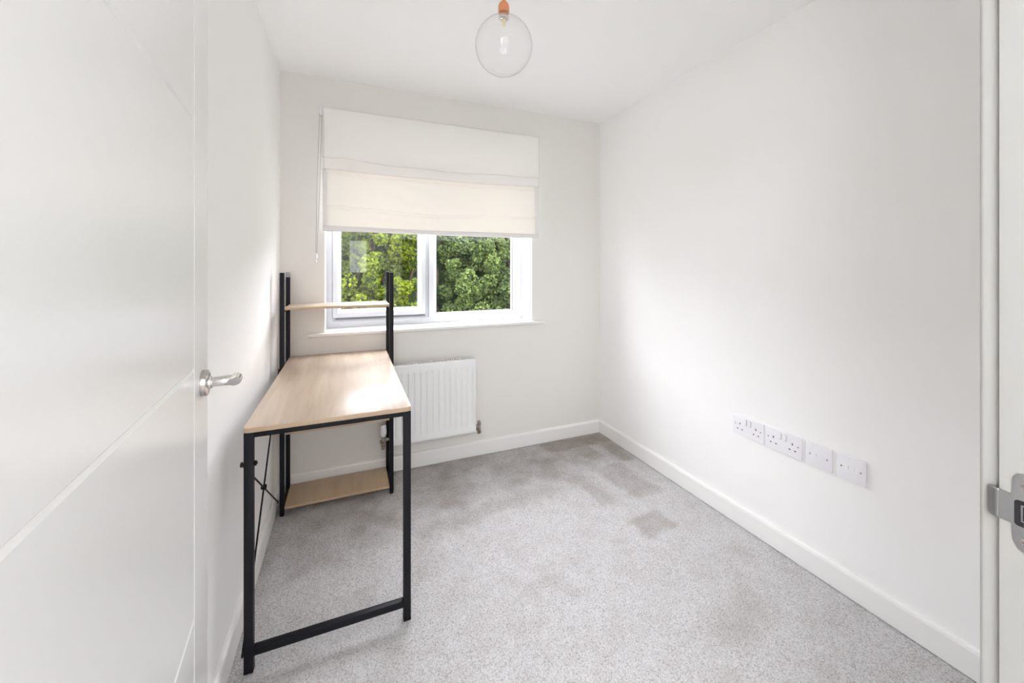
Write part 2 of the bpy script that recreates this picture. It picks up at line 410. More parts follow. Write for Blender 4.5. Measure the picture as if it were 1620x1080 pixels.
def walls():
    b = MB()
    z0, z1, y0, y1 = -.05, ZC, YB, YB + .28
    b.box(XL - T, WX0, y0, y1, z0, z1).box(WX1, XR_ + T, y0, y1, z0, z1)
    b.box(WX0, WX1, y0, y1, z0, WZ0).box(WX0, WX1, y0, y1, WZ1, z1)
    b.build('wall_back', M_wall_shade, smooth=False, kind='structure')
    MB().box(XL - T, XL, YF - T, YB, -.05, ZC).build('wall_left', M_wall, smooth=False, kind='structure')
    MB().box(XR_, XR_ + T, YF - T, YB, -.05, ZC).build('wall_right', M_wall, smooth=False, kind='structure')
    b = MB()
    b.box(XL, JX0 - .028, YF - T, YF, -.05, ZC).box(JX1 + .028, XR_, YF - T, YF, -.05, ZC)
    b.box(JX0 - .028, JX1 + .028, YF - T, YF, JZ + .028, ZC)
    b.build('wall_front', M_wall, smooth=False, kind='structure')
    MB().box(XL - T, XR_ + T, YF - T, YB + .28, ZC, ZC + .1).build('ceiling', M_ceil, smooth=False, kind='structure')
    MB().box(XL - T, XR_ + T, YF - T, YB + .28, -.12, -.05).build('floor_base', M_brick, smooth=False, kind='structure')
    # landing
    yl = YF - T
    MB().box(LX0 - .1, LX0, LY0 - .1, yl, 0, ZC).build('wall_landing_left', M_wall, smooth=False, kind='structure')
    MB().box(LX1, LX1 + .1, LY0 - .1, yl, 0, ZC).build('wall_landing_right', M_wall, smooth=False, kind='structure')
    MB().box(LX0, LX1, LY0 - .1, LY0, 0, ZC).build('wall_landing_back', M_wall, smooth=False, kind='structure')
    MB().box(LX0 - .1, XL - T, yl, yl + .05, 0, ZC).build('wall_landing_front', M_wall, smooth=False, kind='structure')
    MB().box(LX0 - .1, LX1 + .1, LY0 - .1, yl, ZC, ZC + .1).build('ceiling_landing', M_ceil, smooth=False, kind='structure')
    MB().box(LX0 - .1, LX1 + .1, LY0 - .1, yl + .1, -.05, -.004).build('floor_landing', M_carpet, smooth=False, kind='structure')
walls()

# skirting with a small rounded top
SK_H, SK_T = .089, .015
def skirt(name, axis, a0, a1, base, sgn):
    p = [(0, 0), (SK_T, 0), (SK_T, SK_H - .012), (SK_T - .003, SK_H - .004), (SK_T - .009, SK_H), (0, SK_H)]
    pts = [(base + sgn * u, z) for u, z in p]
    MB().prism(pts, axis, a0, a1).build(name, M_white, smooth=False, kind='structure')
skirt('baseboard_back', 'x', XL + SK_T, XR_ - SK_T, YB, -1)
skirt('baseboard_right', 'y', YF, YB, XR_, -1)
skirt('baseboard_left', 'y', YF, YB, XL, 1)
skirt('baseboard_front', 'x', JX1 + .08, XR_ - SK_T, YF, 1)

# window reveal and sill board
rv = MB()
rv.box(WX0, WX0 + .003, YB + .0005, YB + .172, WZ0, WZ1).box(WX1 - .003, WX1, YB + .0005, YB + .172, WZ0, WZ1)
rv.box(WX0, WX1, YB + .0005, YB + .172, WZ1 - .003, WZ1)
rv.build('trim_1', M_reveal, smooth=False, kind='structure')
sb = MB()
sb.prism([(WX0 - .081, YB - .030), (WX1 + .081, YB - .030), (WX1 + .081, YB), (WX1 - .003, YB), (WX1 - .003, YB + .175), (WX0 + .003, YB + .175), (WX0 + .003, YB), (WX0 - .081, YB)],
         'z', .815, .834, bev=.005)
sb.build('trim_2', M_white, kind='structure')

# window
YW = YB + .172
win = thing('window_1', ((WX0 + WX1) / 2, YW, .834), kind='structure')
ox, oz = (WX0 + WX1) / 2, .834
fx0, fx1, fz0, fz1 = WX0 + .003 - ox, WX1 - .003 - ox, 0, WZ1 - .003 - oz
f = MB()
f.frame(fx0, fx1, fz0, fz1, [(0, 0), (.032, 0), (.042, .006), (.057, .030), (.057, .07), (0, .07)])
mx0, mx1 = .4640 - ox, .5360 - ox
f.prism([(mx0 - .004, .012), (mx0 + .014, .012), (mx0 + .020, 0), (mx1 - .024, 0), (mx1 - .016, .005), (mx1, .030), (mx1, .07), (mx0 - .004, .07)], 'z', fz0 + .03, fz1 - .03)
f.build('window_frame', M_upvc, win, ang=25)
s_ = MB(); sx0, sx1, sz0, sz1 = -.0904 - ox, .4620 - ox, .8925 - oz, fz1 - .036
s_.frame(sx0, sx1, sz0, sz1, [(0, -.006), (.003, -.012), (.026, -.012), (.034, -.006), (.047, .020), (.047, .05), (.005, .05), (0, .01)])
sash = s_.build('casement_sash', M_upvc, win, ang=25)
g_ = MB(); g_.frame(sx0 - .0025, sx1 + .0025, sz0 - .0025, sz1 + .0025, [(0, .0005), (.0035, -.004), (.0035, .02), (0, .02)])
g_.build('sash_seal', M_gasket, win)
g_ = MB(); g_.frame(sx0 + .0455, sx1 - .0455, sz0 + .0455, sz1 - .0455, [(0, .019), (.0035, .020), (.0035, .03), (0, .03)])
g_.build('glazing_gasket', M_gasket, sash)
MB().box(sx0 + .044, sx1 - .044, .024, .028, sz0 + .044, sz1 - .044).build('left_pane', M_pane, win, smooth=False)
rx0, rx1, rz0, rz1 = mx1, fx1 - .057, fz0 + .057, fz1 - .057
g_ = MB(); g_.frame(rx0 - .001, rx1 + .001, rz0 - .001, rz1 + .001, [(0, .0305), (.0035, .031), (.0035, .04), (0, .04)])
g_.build('glazing_gasket', M_gasket, win)
MB().box(rx0 - .002, rx1 + .002, .034, .038, rz0 - .002, rz1 + .002).build('right_pane', M_pane, win, smooth=False)
# outside sill
MB().box(WX0 + .003, WX1 - .003, YW + .0705, YW + .17, .80, .832, bev=.003).build('trim_3', M_upvc, kind='structure')

# ------------------------------------------------------------------ roman blind
def blind():
    bx0, bx1 = -.1330, 1.1800
    yb = 2.374
    t = thing('roman_blind', (.52, YB, 2.07), label='cream roman blind half lowered over the window on the far wall', cat='blind')
    ox, oy, oz = t.location
    def L(p): return (p[0] - ox, p[1] - oy, p[2] - oz)
    h = MB(); h.box(*(bx0 - .008 - ox, bx1 + .004 - ox), 2.379 - oy, YB - .0005 - oy, 2.035 - oz, 2.069 - oz, bev=.003)
    h.build('headrail', M_plastic, t)
    e = MB(); e.box(bx0 - .013 - ox, bx0 - .001 - ox, 2.372 - oy, YB - .0005 - oy, 2.026 - oz, 2.071 - oz, bev=.003)
    e.build('end_bracket', M_plastic, t)
    e = MB(); e.box(bx1 + .001 - ox, bx1 + .009 - ox, 2.376 - oy, YB - .0005 - oy, 2.045 - oz, 2.071 - oz, bev=.003)
    e.build('end_bracket', M_plastic, t)
    W = bx1 - bx0
    def edge(u): return 1 - math.exp(-min(u, 1 - u) * 14)
    # top flap, bellying out and folding back up behind itself
    def zlow(u): return 1.792 - .020 * math.sin(PI * u) ** 1.0 + .003 * math.sin(u * 19) + .004 * math.exp(-((u - .08) / .03) ** 2) - .003 * math.exp(-((u - .04) / .02) ** 2)
    def flap(u, v):
        x = bx0 + W * u
        if v < .8:
            q = v / .8; z = 2.067 + (zlow(u) - 2.067) * q
            y = yb - .003 - .045 * edge(u) ** .5 * math.sin(PI * q ** .85 * .86) - .004 * q - .003 * math.sin(u * 9 + 1) * q ** 3
        else:
            q = (v - .8) / .2; z = zlow(u) + .045 * q
            y = yb - .003 - .045 * edge(u) ** .5 * math.sin(PI * .86) - .004 - .003 * math.sin(u * 9 + 1) + .026 * math.sin(q * PI / 2) ** .6
        return L((x, y, z))
    grid_mesh('top_flap', 90, 40, flap, M_fab, t, two=.0016)
    # second fold peeping out below the flap
    def zf(u): return 1.728 - .012 * math.sin(PI * u) + .002 * math.sin(u * 13 + 2)
    def fold(u, v):
        x = bx0 + .002 + (W - .004) * u
        if v < .6:
            q = v / .6; z = 1.835 + (zf(u) - 1.835) * q; y = 2.371 - .016 * edge(u) ** .5 * math.sin(q * PI * .8) - .002 * q - .003 * edge(u) * math.sin(u * 7)
        else:
            q = (v - .6) / .4; z = zf(u) + .05 * q; y = 2.369 - .016 * edge(u) ** .5 * math.sin(PI * .8) - .003 * edge(u) * math.sin(u * 7) + .018 * math.sin(q * PI / 2) ** .6
        return L((x, y, z))
    grid_mesh('middle_fold', 80, 24, fold, M_fab, t, two=.0016)
    # lower panel with creases, a rib pocket and side hems
    def zrib(u): return 1.534 - .022 * math.sin(PI * u) + .004 * math.sin(u * 11) * edge(u)
    def zseam(u): return 1.716 - .016 * math.sin(PI * u)
    def zbot(u): return 1.3985 - .0095 * u - .004 * math.sin(PI * u)
    def low(u, v):
        x = bx0 + .003 + (W - .006) * u
        z = 1.78 + (zbot(u) - 1.78) * v
        y = 2.386
        E_ = edge(u)
        for (cu, cz, a, k, wd, am) in ((.30, 1.60, 1.2, 26, .16, .0022), (.62, 1.63, 2.3, 24, .18, .0022), (.36, 1.45, .7, 40, .13, .002), (.78, 1.42, 2.6, 38, .14, .002), (.12, 1.62, 1.5, 22, .1, .0012)):
            dx, dz = (u - cu) * W, z - cz
            q = math.cos(a) * dx + math.sin(a) * dz
            y += am * E_ * math.sin(q * k * 2.2 + 6 * dz * dx * 4) * math.exp(-((dx / (wd * 1.6)) ** 2 + (dz / .10) ** 2))
        y -= .004 * math.exp(-((z - zrib(u)) / .0035) ** 2)
        y += .003 * math.exp(-((z - zrib(u) + .009) / .004) ** 2)
        y -= .004 * math.exp(-((z - zseam(u)) / .004) ** 2)
        y -= .006 * E_ * math.sin(min(1, max(0, (z - zrib(u)) / .17)) * PI) * .8
        y -= .005 * E_ * math.sin(min(1, max(0, (z - zbot(u)) / .13)) * PI) * .8
        return L((x, y, z))
    grid_mesh('lower_panel', 150, 110, low, M_fab, t, two=.0014)
    # hem strips along the sides and the weighted bottom hem
    for x0_, x1_ in ((bx0, bx0 + .021), (bx1 - .026, bx1)):
        m = MB(); m.box(x0_ - ox, x1_ - ox, 2.3790 - oy, 2.3806 - oy, 1.400 - oz, 1.735 - oz, bev=.0004); m.build('side_hem', M_hem, t)
    def bot(u, v):
        a = v * 2 * PI
        x = bx0 + .001 + (W - .002) * u
        z = zbot(u) + .0135 + .0135 * math.cos(a) * (1 if math.cos(a) > 0 else .98)
        return L((x, 2.3795 - .006 * math.sin(a), z))
    grid_mesh('bottom_hem', 60, 20, bot, M_hem, t)
    m = MB(); m.box(bx0 + .006 - ox, bx1 - .006 - ox, 2.3775 - oy, 2.3812 - oy, 1.3935 - oz, 1.4165 - oz); m.build('batten', M_radin, t, smooth=False)
    # control chain on the left
    c = MB()
    p0 = Vector((bx0 - .010, 2.378, 2.03)); p1 = Vector((bx0 - .0305, 2.376, 1.262))
    def strand(dx, sag):
        return [L(p0.lerp(p1, q) + Vector((dx * (1 - q * .6) - sag * math.sin(PI * q), 0, 0))) for q in [k / 20 for k in range(21)]]
    c.tube(strand(-.004, .003), .0009, 6); c.tube(strand(.006, -.004), .0009, 6)
    ch = c.build('control_cord', M_cord, t)
    w_ = MB(); w_.lathe([(0, .016), (.0035, .015), (.006, .010), (.007, 0), (.006, -.008), (.0045, -.012), (0, -.013)], L((p1.x, 2.376, 1.256)), seg=20)
    w_.build('cord_connector', M_plastic, ch)
    w_ = MB(); w_.lathe([(0, .008), (.004, .006), (.0055, 0), (.004, -.006), (0, -.008)], L((p1.x - .001, 2.376, 1.229)), seg=18)
    w_.tube([L((p1.x, 2.376, 1.245)), L((p1.x - .001, 2.376, 1.232))], .0008, 6)
    w_.build('cord_bead', M_plastic, ch)
blind()

# ------------------------------------------------------------------ radiator
def radiator():
    x0, x1, z0, z1 = .222, .7232, .181, .634
    yf = 2.3193
    t = thing('radiator', ((x0 + x1) / 2, YB, z0), label='white panel radiator with vertical flutes on the wall below the window', cat='radiator')
    ox, oy, oz = t.location
    W = x1 - x0; Hh = z1 - z0; pitch = .0354
    nx, nz = 290, 60
    def sm(v, a, b): q = min(1, max(0, (v - a) / (b - a))); return q * q * (3 - 2 * q)
    def fn(u, v):
        x = x0 + W * u; z = z0 + Hh * v
        d = (x1 - .0225 - x) / pitch; fr = abs(d - round(d)) * pitch
        inside = 1 if (x > x0 + .014 and x < x1 - .012) else 0
        fade = sm(z, z0 + .036, z0 + .052) * (1 - sm(z, z1 - .060, z1 - .044))
        y = yf + .0085 * inside * fade * (1 - sm(fr, .0015, .0085))
        ed = min(x - x0, x1 - x, z - z0, z1 - z)
        if ed < .004: y += .004 - math.sqrt(max(0, .004 ** 2 - (.004 - ed) ** 2))
        return (x - ox, y - oy, z - oz)
    grid_mesh('front_panel', nx, nz, fn, M_rad, t)
    b = MB()
    b.box(x0 + .0005 - ox, x1 - .0005 - ox, yf + .004 - oy, yf + .012 - oy, .0005, .004)
    b.box(x0 + .0005 - ox, x0 + .004 - ox, yf + .004 - oy, yf + .012 - oy, 0.0005, Hh - .0005); b.box(x1 - .004 - ox, x1 - .0005 - ox, yf + .004 - oy, yf + .012 - oy, .0005, Hh - .0005)
    b.box(x0 + .0005 - ox, x1 - .0005 - ox, yf + .0045 - oy, yf + .012 - oy, Hh - .004, Hh - .0005)
    b.box(x0 + .004 - ox, x1 - .004 - ox, yf + .0125 - oy, yf + .014 - oy, .004, Hh - .004)
    b.build('panel_rim', M_rad, t)
    b = MB(); b.box(x0 + .01 - ox, x1 - .01 - ox, yf + .052 - oy, yf + .060 - oy, .01, Hh - .02, bev=.002)
    for k in range(22):
        xx = x0 + .02 + k * (W - .04) / 21 - ox
        b.box(xx - .001, xx + .001, yf + .0145 - oy, yf + .051 - oy, .03, Hh - .03)
    b.build('convector', M_radin, t, smooth=False)
    b = MB()
    for k in range(0, 36):
        xx = x0 + .008 + k * (W - .016) / 35 - ox
        b.box(xx - .0025, xx + .0025, yf + .014 - oy, yf + .058 - oy, Hh - .003, Hh)
    b.box(x0 - ox, x1 - ox, yf + .012 - oy, yf + .0165 - oy, Hh - .012, Hh, bev=.001); b.box(x0 - ox, x1 - ox, yf + .056 - oy, yf + .062 - oy, Hh - .012, Hh, bev=.001)
    b.build('top_grille', M_rad, t)
    for k in (0, 1):
        b = MB(); xx = (x0 if k == 0 else x1 - .002) - ox
        b.box(xx, xx + .002, yf + .012 - oy, yf + .062 - oy, .015, Hh - .004); b.build('side_panel', M_rad, t)
    for xx in (x0 + .09, x1 - .09):
        b = MB(); b.box(xx - .02 - ox, xx + .02 - ox, yf + .061 - oy, -.0005, .06, Hh - .10); b.build('wall_bracket', M_rad, t)
    # valves
    yv = yf + .028 - oy
    def valve(xc, xin, zc, name, trv):
        b = MB(); xc -= ox; xin -= ox; z = zc - oz
        b.cyl((xc, yv, z), (xin, yv, z), .0085, seg=20); b.cyl((xc + (.012 if xin > xc else -.012), yv, z), (xc + (.022 if xin > xc else -.022), yv, z), .0125, seg=6)
        b.cyl((xc, yv, z - .030), (xc, yv, z + .018), .0095, seg=20, bev=.001)
        b.cyl((xc, yv, z - .040), (xc, yv, z - .026), .0125, seg=6); b.cyl((xc, yv, z - (.052 if trv else .044)), (xc, yv, z - .038), .0100, seg=20, bev=.001); b.cyl((xc, yv, z + .012), (xc, yv, z + .022), .0105, seg=20)
        b.cyl((xc, yv, z - .033), (xc, -.0005, z - .033), .0075, seg=16)
        b.cyl((xc, -.012, z - .033), (xc, -.0005, z - .033), .014, seg=20)
        v = b.build(name, M_valve, t)
        if trv:
            h = MB(); h.lathe([(0, .088), (.013, .087), (.0165, .082), (.0175, .060), (.0175, .030), (.0150, .026), (.0145, .022), (0, .022)], (xc, yv, z), seg=28)
            for k in range(14):
                a = 2 * PI * k / 14; h.box(xc + .0172 * math.cos(a) - .001, xc + .0172 * math.cos(a) + .001, yv + .0172 * math.sin(a) - .001, yv + .0172 * math.sin(a) + .001, z + .034, z + .058)
            h.build('thermostatic_head', M_plastic, v, label='white valve head')
        else:
            h = MB(); h.lathe([(0, .036), (.0075, .035), (.0085, .030), (.0085, .020), (0, .020)], (xc, yv, z), seg=20); h.build('valve_cap', M_valve, v)
    valve(.1800, x0 + .0015, .215, 'thermostatic_valve', True)
    valve(.7500, x1 - .0015, .205, 'lockshield_valve', False)
radiator()

# ------------------------------------------------------------------ desk
def desk():
    t = thing('desk', (-.045, 1.9, 0), label='narrow oak-topped desk with black metal frame and raised shelf, against the left wall', cat='desk')
    ox, oy, oz = t.location
    X = lambda v: v - ox
    Y = lambda v: v - oy
    x0, x1 = -.2885, .1975; y0, y1 = 1.370, 2.385; zt = .7235
    b = MB(); b.prism(rrect(X(x0), X(x1), Y(y0), Y(y1), .016), 'z', zt - .015, zt, bev=.0012, mi=0, side=1)
    b.build('tabletop', [M_oak, M_edge], t)
    s = .024
    fy0 = 1.372
    zl = zt - .0155
    for k, xx in enumerate((-.2865, .1715)):
        b = MB(); b.box(X(xx), X(xx + s), Y(fy0), Y(fy0 + s), .006, zl, bev=.0012)
        lg = b.build('leg', M_black, t)
        b = MB(); b.box(X(xx - .0004), X(xx + s + .0004), Y(fy0 - .0004), Y(fy0 + s + .0004), -.003, .007, bev=.001)
        b.build('foot', M_black, lg)
    b = MB(); b.box(X(-.2865 + s), X(.1715), Y(fy0), Y(fy0 + .020), zl - .0150, zl, bev=.0012); b.build('top_rail', M_black, t)
    b = MB(); b.box(X(-.2865 + s), X(.1715), Y(fy0 + .001), Y(fy0 + .022), .044, .066, bev=.0012); b.build('bottom_rail', M_black, t)
    for xx in (-.2835, .1745):
        b = MB(); b.box(X(xx), X(xx + .018), Y(fy0 + s), Y(2.168), zl - .0145, zl, bev=.0012); b.build('side_rail', M_black, t)
    # four uprights of the shelf end
    ptop = 1.170
    P = {}
    for nm, xx, yy in (('a', -.3070, 2.168), ('b', .1985, 2.168), ('c', -.3070, 2.366), ('d', .1985, 2.366)):
        ww = .0195 if xx < 0 else .0205
        b = MB(); b.box(X(xx), X(xx + ww), Y(yy), Y(yy + ww), .010, ptop - (.0 if nm != 'c' else .0), bev=.0012)
        P[nm] = b.build('upright', M_black, t)
        b = MB(); b.box(X(xx + .001), X(xx + ww - .001), Y(yy + .001), Y(yy + ww - .001), 0, .011, bev=.001); b.build('foot', M_black, P[nm])
    b = MB(); b.box(X(-.3074), X(-.3070 + .0199), Y(2.3656), Y(2.3659 + .0199), ptop - .026, ptop + .001, bev=.001); b.build('end_cap', M_cap, P['c'], label='grey end cap')
    # cross pieces joining each pair of uprights
    for xx in (-.3045, .2005):
        for zz in (.0155, .3745, .6925, .9755):
            b = MB(); b.box(X(xx), X(xx + .015), Y(2.1886), Y(2.3655), zz, zz + .014, bev=.001); b.build('cross_rail', M_black, t)
    # shelves between the uprights
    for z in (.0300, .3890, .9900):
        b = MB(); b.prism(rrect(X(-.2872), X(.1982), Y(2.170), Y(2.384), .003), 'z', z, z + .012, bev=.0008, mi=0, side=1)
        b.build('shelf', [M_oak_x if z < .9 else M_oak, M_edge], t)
    # screws
    for (xx, yy, zz) in ((-.2872, 2.376, .90), (.1984, 2.3745, .935), (-.2872, 2.376, .56), (.1984, 2.376, .55)):
        b = MB(); sx = 1 if xx < 0 else -1
        b.cyl((X(xx), Y(yy), zz), (X(xx + sx * .0016), Y(yy), zz), .0032, seg=14); b.build('screw', M_chrome, t, label='small steel screw')
    b = MB(); b.cyl((X(.2188), Y(2.178), .655), (X(.2235), Y(2.178), .655), .0045, seg=14, bev=.0008); b.build('bolt', M_black, t)
    # crossed braces on the wall side
    A0, A1 = (-.2925, 1.388, .046), (-.3115, 2.180, .700)
    B0, B1 = (-.2935, 1.386, .612), (-.3115, 2.150, .085)
    def q(p): return (X(p[0]), Y(p[1]), p[2])
    for p0, p1 in ((A0, A1), (B0, B1)):
        b = MB(); b.tube([q(p0), q(p1)], .0030, 10)
        for p in (p0, p1):
            b.cyl((X(p[0] - .002), Y(p[1]), p[2]), (X(p[0] + .0025), Y(p[1]), p[2]), .0075, seg=14)
        b.build('brace', M_black, t)
    cx, cy, cz = -.3018, 1.762, .354
    b = MB(); b.cyl((X(cx - .009), Y(cy), cz), (X(cx + .009), Y(cy), cz), .0085, seg=18, bev=.001); b.build('brace_clamp', M_black, t)
    b = MB(); b.cyl((X(-.2945), Y(1.384), .612), (X(-.2530), Y(1.384), .612), .0035, seg=14); b.cyl((X(-.2625), Y(1.384), .612), (X(-.2555), Y(1.384), .612), .0075, seg=6); b.cyl((X(-.2965), Y(1.384), .612), (X(-.2905), Y(1.384), .612), .0065, seg=16)
    b.build('bolt', M_black, t)
desk()

# ------------------------------------------------------------------ pendant
def pendant():
    tt = 1.35; cx, cy, cz = .3634 * tt, .9319 * tt, CAM_H + .5594 * tt; r = .0975
    t = thing('pendant_light', (cx, cy, ZC), label='clear round glass pendant light on a copper lampholder, hanging from the ceiling', cat='light')
    z = lambda v: v - ZC
    g = MB(); prof = []
    a0 = R(10)
    for k in range(61):
        a = a0 + (PI - a0) * k / 60; prof.append((r * math.sin(a) if k < 60 else 0, z(cz) + r * math.cos(a)))
    g.lathe([(.0155, z(cz + r) + .0155), (.0160, z(cz + r) + .004)] + prof, seg=72); g.build('globe', M_globe, t, ang=180, label='clear glass globe')
    zt = cz + r + .016
    h = MB(); h.lathe([(0, .044), (.0042, .044), (.0045, .040), (.012, .036), (.0165, .030), (.0190, .022), (.0192, -.0005), (.017, -.001), (0, -.001)], (0, 0, z(zt)), seg=40)
    h.build('lamp_holder', M_copper, t, label='copper lampholder')
    h = MB(); h.lathe([(0, -.0015), (.0145, -.0015), (.0150, -.010), (.0175, -.014), (.0175, -.019), (.0150, -.021), (.0070, -.022), (0, -.0225)], (0, 0, z(zt)), seg=32)
    h.build('globe_ring', M_chrome2, t, label='silver fixing ring')
    h = MB(); h.lathe([(0, -.0228), (.0058, -.0228), (.0062, -.030), (.0060, -.040), (.0035, -.0455), (0, -.0465)], (0, 0, z(zt)), seg=24)
    h.build('bulb', M_bulb, t, label='small yellowish bulb')
    h = MB(); h.cyl((0, 0, z(zt) + .0442), (0, 0, -.030), .0033, seg=14); h.build('cable', M_copper, t)
    h = MB(); h.lathe([(0, -.001), (.045, -.001), (.047, -.004), (.044, -.022), (.036, -.028), (.006, -.031), (0, -.031)], (0, 0, 0), seg=40); h.build('ceiling_cup', M_copper, t)
pendant()

# ------------------------------------------------------------------ sockets on the right wall
def plate(name, y_left, y_right, z0, z1, label, cat, group, double, dx=.0095):
    yc = (y_left + y_right) / 2; zc = (z0 + z1) / 2; Wd = abs(y_left - y_right); Hh = z1 - z0
    t = thing(name, (XR_, yc, zc), label=label, cat=cat, group=group)
    # local: x towards the wall +, y: picture-left is +y
    b = MB(); b.prism(rrect(-Wd / 2, Wd / 2, -Hh / 2, Hh / 2, .004), 'x', -dx, -.0003, bev=.0015)
    b.build('faceplate', M_plastic, t)
    f = -dx
    def hole(y, z, w, h, nm='pin_hole'):
        q = MB(); q.box(f - .0004, f + .002, y - w / 2, y + w / 2, z - h / 2, z + h / 2); q.build(nm, M_hole, t, smooth=False)
    def screw(y, z):
        q = MB(); q.cyl((f + .001, y, z), (f - .0006, y, z), .0032, seg=14); q.build('screw', M_steel, t, label='steel fixing screw')
    if double:
        k = Wd / .146
        screw(.0603 * k, .004); screw(-.0603 * k, .004)
        for s in (1, -1):
            c = s * .0385 * k
            hole(c, .008, .0044, .0090); hole(c + .0111, -.0165, .0070, .0044); hole(c - .0111, -.0165, .0070, .0044)
            q = MB(); yy = s * .0105
            q.prism([(yy - .0052, .011), (yy + .0052, .011), (yy + .0052, .034), (yy - .0052, .034)], 'x', f - .0028, f + .001, bev=.001)
            sw = q.build('rocker_switch', M_plastic, t)
            q = MB(); q.box(f - .0032, f + .001, yy - .0056, yy - .0048, .0100, .0345); q.box(f - .0032, f - .0020, yy - .0056, yy + .0010, .0100, .0125); q.box(f - .0003, f + .001, yy - .0060, yy + .0060, .0092, .0358); q.build('switch_surround', M_radin, t, smooth=False)
    else:
        screw(.0301, .0); screw(-.0301, .0)
        q = MB(); q.box(f - .0008, f + .001, -.011, .013, -.010, .012, bev=.0006); q.build('socket_insert', M_plastic, t)
        q = MB(); q.box(f - .0011, f + .001, .0065, .0085, -.003, .008); q.box(f - .0011, f + .001, .0030, .0065, .0062, .008); q.build('socket_notch', M_radin, t, smooth=False)
    return t
GP = 'white electrical plates in a row low on the right wall'
plate('double_socket', 1.3217, 1.1741, .417, .507, 'white double plug socket nearest the window, low on the right wall', 'socket', GP, True)
plate('double_socket', 1.1656, 1.0174, .417, .509, 'white double plug socket next to the small square plates, low on the right wall', 'socket', GP, True)
plate('phone_socket', 1.0008, .9097, .419, .508, 'small square white socket plate beside the double sockets on the right wall', 'socket', GP, False)
plate('phone_socket', .893, .8037, .421, .511, 'small square white socket plate at the near end of the socket row', 'socket', GP, False)

# ------------------------------------------------------------------ door
def door():
    dirx, diry = -.0955, .9954
    ang = math.atan2(diry, dirx)
    Wd, Hd, Td = .846, 1.981, .035
    E = (-.2869, 1.0541)
    org = (E[0] - Wd * dirx, E[1] - Wd * diry)
    t = thing('door_1', (org[0], org[1], 0.006), ang, kind='structure')
    t['label'] = 'white panel-effect door standing open along the left wall'
    # local x: hinge -> free edge, local -y: towards the room (seen face at y = 0), +y: thickness
    g = .005                                      # half groove width
    b = MB(); d = .0035
    b.box(0, Wd, d, Td - d, 0, Hd, bev=0)
    zs = [0, .5193 - .006, 1.0007 - .006, 1.482 - .006, Hd]
    vx = [0, .1315, Wd - .1165, Wd]
    def pad(xa, xb, za, zb, ga):
        # raised field with V-shaped shoulders; ga = which sides have a groove (l, r, b, t)
        for y_top, y_bot in ((0, d), (Td, Td - d)):
            l, r_, bo, to = ga
            inner = [(xa + (g if l else 0), za + (g if bo else 0)), (xb - (g if r_ else 0), za + (g if bo else 0)), (xb - (g if r_ else 0), zb - (g if to else 0)), (xa + (g if l else 0), zb - (g if to else 0))]
            outer = [(xa + (.0005 if l else 0), za + (.0005 if bo else 0)), (xb - (.0005 if r_ else 0), za + (.0005 if bo else 0)), (xb - (.0005 if r_ else 0), zb - (.0005 if to else 0)), (xa + (.0005 if l else 0), zb - (.0005 if to else 0))]
            tt = bmesh.new()
            I = [tt.verts.new((p[0], y_top, p[1])) for p in inner]; O = [tt.verts.new((p[0], y_bot, p[1])) for p in outer]
            tt.faces.new(I); 
            for k in range(4): tt.faces.new((I[k], I[(k + 1) % 4], O[(k + 1) % 4], O[k]))
            tt.faces.new(O[::-1])
            bmesh.ops.recalc_face_normals(tt, faces=tt.faces); b.merge(tt)
    g_small = g
    for i in range(4):
        pad(vx[1], vx[2], zs[i], zs[i + 1], (1, 1, i > 0, i < 3))
    g = .0025
    pad(vx[0], vx[1], 0, Hd, (0, 1, 0, 0)); pad(vx[2], vx[3], 0, Hd, (1, 0, 0, 0))
    b.build('door_leaf', M_door, t, smooth=False)
    # lever handle on a round rose
    hx, hz = Wd - .052, .958 - .006
    b = MB(); b.lathe([(0, .0115), (.022, .0115), (.0258, .0100), (.0268, .0075), (.0268, 0), (0, 0)], (hx, 0, hz), axis=(0, -1, 0), seg=48)
    rs = b.build('handle_rose', M_chrome, t, label='round nickel rose')
    b = MB(); b.lathe([(0, .017), (.0125, .017), (.0135, .0155), (.0135, .0115), (0, .0115)], (hx, 0, hz), axis=(0, -1, 0), seg=36); b.build('handle_collar', M_chrome2, rs)
    b = MB(); nl = .051
    b.cyl((hx, -.016, hz), (hx, -nl, hz), .0105, seg=36, bev=.001)
    # elbow and short lever, its near end cut on the slant
    tb = bmesh.new(); bmesh.ops.create_cone(tb, cap_ends=True, segments=36, radius1=.0117, radius2=.0117, depth=.034)
    bmesh.ops.transform(tb, matrix=Matrix.Translation((hx - .003, -nl - .006, hz)) @ Matrix.Rotation(R(90), 4, 'Y'), verts=tb.verts)
    nrm = Vector((-.72, -.25, -.55)).normalized(); pc = Vector((hx - .012, -nl - .006, hz - .002))
    gm = list(tb.verts) + list(tb.edges) + list(tb.faces)
    res = bmesh.ops.bisect_plane(tb, geom=gm, plane_co=pc, plane_no=nrm, clear_outer=True)
    ed = [e for e in res['geom_cut'] if isinstance(e, bmesh.types.BMEdge)]
    bmesh.ops.contextual_create(tb, geom=ed)
    bmesh.ops.recalc_face_normals(tb, faces=tb.faces)
    b.merge(tb)
    b.build('lever', M_chrome2, t, label='nickel lever')
    # hinges
    for z in (.22, 1.0, 1.76):
        b = MB(); b.cyl((-.004, Td - .002, z - .05), (-.004, Td - .002, z + .05), .006, seg=16)
        b.build('hinge', M_steel, t)
    # latch face on the free edge
    b = MB(); b.box(Wd - .0005, Wd + .001, Td / 2 - .011, Td / 2 + .011, hz - .03, hz + .03, bev=.0003); b.build('latch_plate', M_steel, t)
door()

